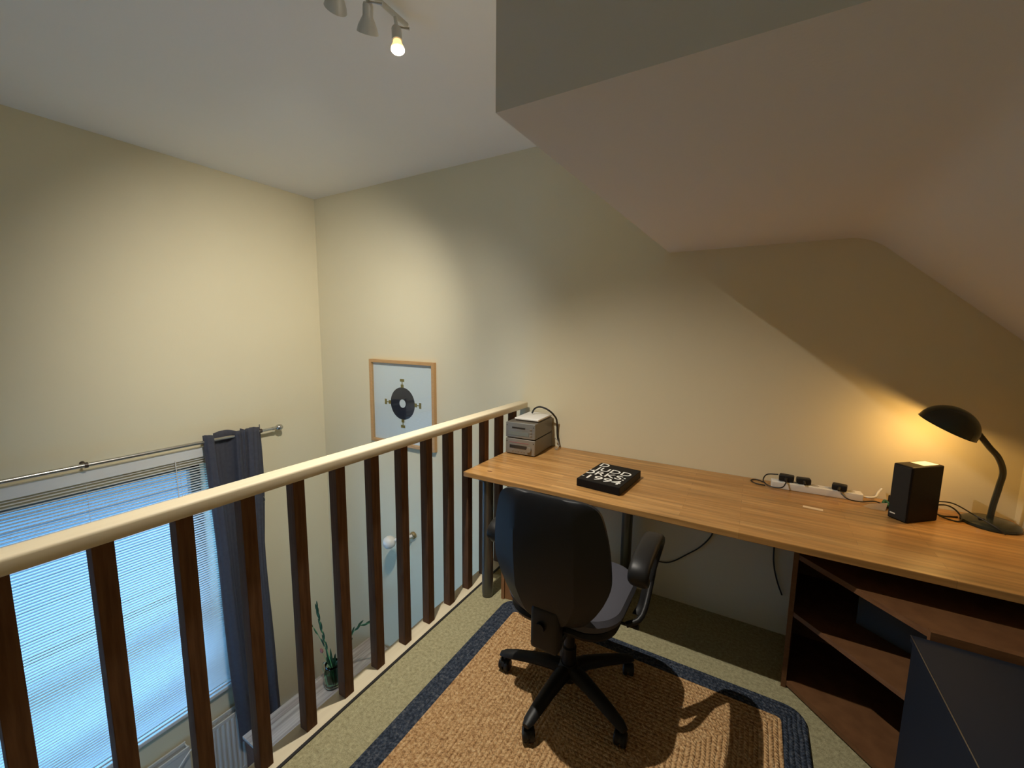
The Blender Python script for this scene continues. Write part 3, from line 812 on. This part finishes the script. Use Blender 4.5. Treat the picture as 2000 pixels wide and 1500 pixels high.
low = [(1.520, .0), (1.560, .03), (1.60, .045), (1.63, .02), (1.645, -.015), (1.665, -.02), (1.685, .02), (1.70, .05), (1.72, .045), (1.735, .0), (1.755, -.02), (1.775, .02), (1.80, .05), (1.83, .04), (1.855, .0), (1.875, -.02)]
def resample(K, n):
    P = smooth_path([(a, b, 0) for a, b in K], 5); out = []
    for i in range(n+1):
        f = i/n*(len(P)-1); j = min(int(f), len(P)-2); out.append(P[j].lerp(P[j+1], f-j))
    return out
NA, NB_ = 90, 60
KA, KB = resample(keys, NA), resample(low, NA)
bm = bmesh.new(); g = []
for j in range(NB_+1):
    t = j/NB_; z = .705 - t*2.63
    e = min(1, t*1.1)**.8
    r_ = []
    for i in range(NA+1):
        p = KA[i].lerp(KB[i], e)
        sway = .012*math.sin(t*6+i*.05)*t
        yy = p.x + .010*math.sin(t*9+1)*(i/NA-.5) + sway*.3 + (.018*math.sin(PI*min(1, t*2.5))*(1 if i > NA*.8 else 0)*(i/NA-.8)*5)
        xx = p.y + .10*max(0, (t-.45)/.55)**1.5 + .007*math.sin(i*.55+t*4)*t + .004*math.sin(i*1.3)*(1-t)
        zz = z + (.006*math.sin(i*.3) if j == 0 else 0) + .03*(i/NA)*t
        r_.append(bm.verts.new((xx, yy-1.70, zz+.6)))
    g.append(r_)
for a, c in zip(g, g[1:]):
    for i in range(NA): bm.faces.new((a[i], a[i+1], c[i+1], c[i]))
bmesh.ops.solidify(bm, geom=bm.faces[:], thickness=.0018)
cur = obj('cloth', bm, M_curt, ct, smooth='all')
for yy in (1.548, 1.688, 1.878):
    bm = bmesh.new()
    tube(bm, [(.026*math.cos(2*PI*k/20)*.6, yy-1.70+.012*math.cos(2*PI*k/20), .055+.6+.026*math.sin(2*PI*k/20)) for k in range(20)], .003, seg=6, closed=True)
    obj('eyelet', bm, M_steel, ct, smooth=True)

# ------------------------------------------------------------------ venetian blind
bl = thing('venetian_blind', 'white horizontal venetian blind lowered over the tall window', 'blind', (XL+.0165, .2, .61))
off = Vector(bl.location); BX = XL+.0165; BY0, BY1 = WY0-.05, 1.56
obj('headrail', rel(B(BX-.0155, BX+.020, BY0, BY1, .533, .609, bev=.003), off), M_slat, bl)
bm = bmesh.new(); z = .518; tilt = R(3)
while z > -1.425:
    top = []; bot = []
    for k in range(5):
        s = -1+k/2; w_ = .0125*s; crown = .0018*(1-s*s)
        x = BX + w_*math.cos(tilt); zz = z - w_*math.sin(tilt) + crown
        top.append((x, zz)); bot.append((x, zz-.0005))
    ring = top+bot[::-1]
    a = [bm.verts.new((x, BY0+.004, zz)) for x, zz in ring]; c = [bm.verts.new((x, BY1-.004, zz)) for x, zz in ring]; n = len(ring)
    for i in range(n): bm.faces.new((a[i], a[(i+1) % n], c[(i+1) % n], c[i]))
    bm.faces.new(a[::-1]); bm.faces.new(c)
    z -= .0195
o = obj('slats', rel(bm, off), M_slat, bl, smooth=True)
obj('bottom_rail', rel(B(BX-.012, BX+.014, BY0, BY1, -1.452, -1.437, bev=.003), off), M_slat, bl)
for yy in (1.33, .83, .1, -.7):
    obj('ladder_cord', rel(T([(BX+.0145, yy, .55), (BX+.0145, yy, -1.44)], .0012, seg=6), off), M_white, bl)
obj('tilt_wand', rel(T([(BX+.03, 1.30, .55), (BX+.03, 1.305, -.25)], .003, seg=8), off), M_white, bl)

# ------------------------------------------------------------------ radiators under the window
def radiator(name, lab, y0, y1, ribbed):
    t = thing(name, lab, 'radiator', (XL+.10, (y0+y1)/2, -2.25))
    hl = (y1-y0)/2; H_ = .575
    fx, bx_ = .012, -.055
    def panel(x, nm, lab=None):
        bm = bmesh.new(); n_ = max(6, int(2*hl/.033)) if ribbed else 2
        ys = []; 
        for i in range(n_*4+1):
            yy = -hl+2*hl*i/(n_*4)
            ph = (i % 4); dx = (0, .0, .006, .006)[ph] if ribbed and 0 < i < n_*4 else 0
            ys.append((x+dx, yy))
        for a, c in zip(ys, ys[1:]):
            q = [bm.verts.new(v) for v in ((a[0], a[1], .03), (c[0], c[1], .03), (c[0], c[1], H_-.03), (a[0], a[1], H_-.03))]
            bm.faces.new(q)
        bmesh.ops.remove_doubles(bm, verts=bm.verts[:], dist=.0005)
        bmesh.ops.solidify(bm, geom=bm.faces[:], thickness=.008)
        box(bm, x-.008, x+.004, -hl, hl, H_-.03, H_, bev=.003); box(bm, x-.008, x+.004, -hl, hl, 0, .03, bev=.003)
        return obj(nm, bm, M_radiator, t)
    panel(fx, 'front_panel'); panel(bx_, 'back_panel')
    for s in (-1, 1):
        obj('side_cover', B(bx_, fx-.009, s*(hl-.006)-.004, s*(hl-.006)+.004, .04, H_-.012), M_radiator, t)
    for s in (-1, 1): obj('wall_bracket', B(bx_-.044, bx_-.009, s*hl*.7-.015, s*hl*.7+.015, .1, H_-.08), M_radiator, t)
    obj('valve', T([(0, hl, .05), (0, hl+.05, .05), (0, hl+.05, -.02)], .01, seg=12), M_steel, t, smooth=True)
    for s in (1,): obj('pipe', T([(0, hl+.05, -.02), (0, hl+.05, -.15)], .008, seg=12), M_radiator, t, smooth=True)
radiator('radiator', 'smooth white double-panel radiator below the middle of the window', -.3, 1.195, False)
radiator('radiator', 'ribbed white radiator beside the foot of the curtain', 1.30, 1.66, True)
wc_ = obj('hanging_cable', T(smooth_path([(-3.49, 1.19, -1.675), (-3.475, 1.14, -1.70), (-3.47, 1.08, -1.76), (-3.47, 1.04, -1.85), (-3.46, 1.03, -2.0), (-3.45, 1.02, -2.3), (-3.40, 1.0, -2.393)], 6), .005, seg=8), M_white, smooth=True)
tag(wc_, 'white cord hanging down in front of the smooth radiator', 'cord')

# ------------------------------------------------------------------ side table with glass jug of stems
tb = thing('console_table', 'narrow console table with pale glossy top below loft, brown sides', 'table', (-2.94, 1.96, ZL))
off = Vector(tb.location)
TZ = -1.50
obj('tabletop', rel(B(-3.085, -2.775, 1.363, 2.54, TZ-.022, TZ, bev=.002), off), M_tabletop, tb)
obj('side_board', rel(B(-3.07, -2.79, 1.375, 1.397, ZL, TZ-.0222), off), M_tableside, tb)
obj('side_board', rel(B(-3.07, -2.79, 2.505, 2.527, ZL, TZ-.0222), off), M_tableside, tb)
obj('shelf', rel(B(-3.07, -2.79, 1.3972, 2.5048, -1.95, -1.93), off), M_tableside, tb)
obj('back_board', rel(B(-3.07, -3.055, 1.3972, 2.5048, ZL+.05, TZ-.0222), off), M_tableside, tb)
jg = thing('glass_jug', 'green-tinted glass jug with handle standing on pale console table', 'jug', (-2.90, 2.00, TZ))
bm = bmesh.new()
lathe(bm, [(0, 0), (.05, 0), (.056, .01), (.060, .05), (.062, .09), (.055, .13), (.048, .155), (.050, .18), (.047, .18), (.045, .155), (.052, .13), (.058, .09), (.056, .05), (.052, .014), (0, .012)], seg=36)
obj('body', bm, M_jug, jg, smooth='all')
jg.scale = (1.15, 1.15, 1.15)
obj('water', LT([(0, .0125), (.050, .0145), (.0545, .05), (.0565, .09), (.053, .12), (0, .12)], seg=30), M_water, jg, smooth=True)
obj('handle', T(smooth_path([(-.048, -.0, .155), (-.085, -.01, .150), (-.10, -.012, .115), (-.085, -.01, .075), (-.058, 0, .07)], 6), .006, seg=10), M_jug, jg, smooth=True)
def leafbm(pts, w):
    P = smooth_path(pts, 5); bm = bmesh.new(); r_ = []
    n_ = len(P)
    for i, p in enumerate(P):
        f = i/(n_-1); ww = w*math.sin(PI*min(1, f*.85+.12))**.8 if f < 1 else .0003
        t = (P[min(i+1, n_-1)]-P[max(i-1, 0)]).normalized(); s = t.cross(Vector((.3, -.9, .2))).normalized()
        r_.append([bm.verts.new(p+s*ww), bm.verts.new(p+Vector((0, -.001, .001))+s*0), bm.verts.new(p-s*ww)])
    for a, c in zip(r_, r_[1:]):
        for k in range(2): bm.faces.new((a[k], a[k+1], c[k+1], c[k]))
    bmesh.ops.solidify(bm, geom=bm.faces[:], thickness=.0006)
    return bm
def flower(lab, pts, nleaf, bud=False, w=.011):
    t = thing('plant_stem', lab, 'plant', (-2.90, 2.00, TZ+.02), 0, 'stems standing in the glass jug')
    P = smooth_path(pts, 6)
    obj('stem', T(P, [.0035*(1-.6*i/(len(P)-1)) for i in range(len(P))], seg=8), M_stem, t, smooth=True)
    n_ = len(P)
    for k in range(nleaf):
        i = int(n_*(.45+.5*k/nleaf)); p = P[i]; d = (P[min(i+2, n_-1)]-P[max(i-2, 0)]).normalized(); s = 1 if k % 2 else -1
        q = d.cross(Vector((0, 1, 0))).normalized()*s
        obj('leaf', leafbm([p, p+d*.035+q*.010, p+d*.075+q*.014], w*.8), M_green, t, smooth='all')
    if bud:
        bm = bmesh.new(); lathe(bm, [(0, -.012), (.010, -.004), (.013, .010), (.008, .026), (0, .032)], seg=12, axis_o=P[-1], axis=(P[-1]-P[-2])); obj('bud', bm, M_bud, t, smooth=True)
    return t
flower('tall leafy stem in glass jug leaning left with alternating narrow leaves', [(.02, 0, 0), (.005, 0, .12), (-.05, 0, .26), (-.11, 0, .42), (-.17, .01, .55), (-.19, .01, .64)], 11)
flower('tall stem in the jug leaning right with sparse drooping leaves', [(-.02, .01, 0), (.0, .02, .13), (.09, .08, .32), (.15, .12, .47), (.21, .17, .52), (.30, .22, .53)], 7)
flower('tallest stem in jug rising upright behind the spindle', [(0, .01, 0), (.01, .03, .15), (.07, .07, .35), (.10, .08, .55), (.11, .08, .70)], 9)
flower('short jug stem with pink bud pointing left', [(.02, -.01, 0), (-.01, -.01, .13), (-.07, -.01, .20), (-.115, -.01, .25)], 1, True)
flower('far-left reaching jug stem with two thin leaves', [(.0, 0, 0), (-.02, .02, .14), (-.16, .03, .28), (-.29, .04, .37), (-.36, .04, .36)], 3)
random.seed(11)
for k, lab in enumerate(('short broad leaf upright in jug mouth at left', 'short broad leaf upright in centre of jug mouth', 'short blade leaf in jug mouth leaning slightly right', 'short blade leaf at right of jug mouth', 'curled blade leaf low over right jug rim')):
    a = -.05+.03*k
    o = obj('blade_leaf', leafbm([(a*.4, 0, 0), (a*.6, .004, .13), (a*1.1, .006, .20), (a*1.9, .01, .30-.015*abs(k-1)*k)], .016), M_green, smooth='all', loc=(-2.90, 2.00+.006*k, TZ+.022)); tag(o, lab, 'leaf', 'blade leaves in the glass jug')

# ------------------------------------------------------------------ wall lamp low on the back wall
wl = thing('wall_lamp', 'round white wall lamp on short stem, low on back wall', 'lamp', (-2.476, YB, -.275))
obj('wall_plate', LT([(0, 0), (.032, 0), (.032, .012), (.024, .02), (0, .02)], seg=24, axis_o=(0, -.001, 0), axis=(0, -1, 0)), mat('brass_plate', (.45, .33, .16), .35, .8), wl, smooth=True)
obj('stem', T(smooth_path([(0, -.02, 0), (-.03, -.07, -.008), (-.10, -.10, -.025), (-.135, -.115, -.04)], 5), .014, seg=14), M_white, wl, smooth=True)
obj('globe', LT([(0, -.056), (.03, -.048), (.05, -.026), (.057, 0), (.05, .028), (.032, .046), (.02, .056), (0, .058)], seg=32, axis_o=(-.165, -.13, -.055), axis=(-.8, -.25, -.45)), M_white, wl, smooth=True)

# ------------------------------------------------------------------ ceiling spotlight bar
sb = thing('spotlight_bar', 'white ceiling spotlight bar with three adjustable lit spots', 'spotlight', (-1.22, .95, ZC))
off = Vector(sb.location)
M_spw = mat('grey_white_lacquer', (.55, .55, .5), .35, .1)
obj('bar', rel(T([(-1.25, .35, 2.685), (-1.25, 1.31, 2.685)], .009, seg=16), off), M_spw, sb, smooth=True)
obj('ceiling_rose', rel(LT([(0, 0), (.05, 0), (.05, -.010), (.04, -.018), (0, -.018)], seg=32, axis_o=(-1.25, .62, ZC-.001), axis=(0, 0, 1)), off), M_spw, sb, smooth=True)
obj('rose_stem', rel(T([(-1.25, .62, ZC-.02), (-1.25, .62, 2.685)], .008, seg=12), off), M_spw, sb, smooth=True)
def spot(y, pivot, d, bell, watts, cone, blend=.9, soft=.02, col=SPOT_COL):
    d = Vector(d).normalized(); pv = Vector(pivot)
    head = obj('spot_head', rel(T([(-1.25, y, 2.68), pv + Vector((0, 0, .004))], .0065, seg=12), off), M_spw, sb, smooth=True)
    kn = obj('pivot_knob', rel(T([pv+Vector((.01, .0, 0)), pv+Vector((.028, .010, -.004)), pv+Vector((.045, .022, -.006))], [.003, .003, .005], seg=8), off), M_steel, head, smooth=True)
    bm = bmesh.new()
    if bell:
        lathe(bm, [(0, 0), (.015, .0), (.0175, .008), (.0175, .036), (.020, .041), (.025, .050), (.033, .066), (.037, .082), (.0358, .082), (.031, .067), (.023, .051), (.016, .043), (0, .042)], seg=36, axis_o=pv, axis=d)
        e = .051; rb = .021
    else:
        lathe(bm, [(0, 0), (.015, 0), (.018, .006), (.019, .055), (.016, .056), (0, .054)], seg=32, axis_o=pv, axis=d)
        e = .085; rb = .024
    obj('shade', rel(bm, off), M_spw, head, smooth=True)
    if not bell:
        bm = bmesh.new(); lathe(bm, [(0, .054), (.015, .056), (.0165, .066), (.024, .082), (.025, .090), (.0235, .092)], seg=32, axis_o=pv, axis=d); lathe(bm, [(.0235, .0905), (0, .0905)], seg=32, axis_o=pv, axis=d)
        bo = obj('bulb', rel(bm, off), [mat('bulb_reflector', (.8, .6, .3), .3, 0, emit=(1, .62, .25), estr=1.6), M_bulb], head, smooth=True)
        for p in bo.data.polygons:
            c = p.center + off - pv
            if c.dot(d) > .0895: p.material_index = 1
    else:
        bm = bmesh.new(); lathe(bm, [(0, e+.002), (rb*.92, e+.002), (rb*.92, e), (0, e)], seg=28, axis_o=pv, axis=d)
        bo = obj('bulb', rel(bm, off), M_bulb_in, head)
    l = bpy.data.lights.new('spotlight_beam', 'SPOT'); l.energy = watts; l.color = col; l.spot_size = R(cone); l.spot_blend = blend; l.shadow_soft_size = soft
    lo = bpy.data.objects.new('spotlight_beam', l); COL.objects.link(lo)
    tip = pv + d*((.084) if bell else .098)
    lo.location = tip - off; lo.parent = head
    lo.rotation_euler = (-d).to_track_quat('Z', 'Y').to_euler()
spot(1.00, (-1.25, 1.005, 2.640), (-2.4, 1.2, -1.65), True, SPOT_W*2.7, 82, 1.0)
spot(1.10, (-1.225, 1.100, 2.625), (-.85, .65, -1.25), True, SPOT_W*.9, 100, 1.0)
spot(1.25, (-1.245, 1.250, 2.640), (.14, -.10, -.7), False, SPOT_W*3.0, 138, 1.0, .012)
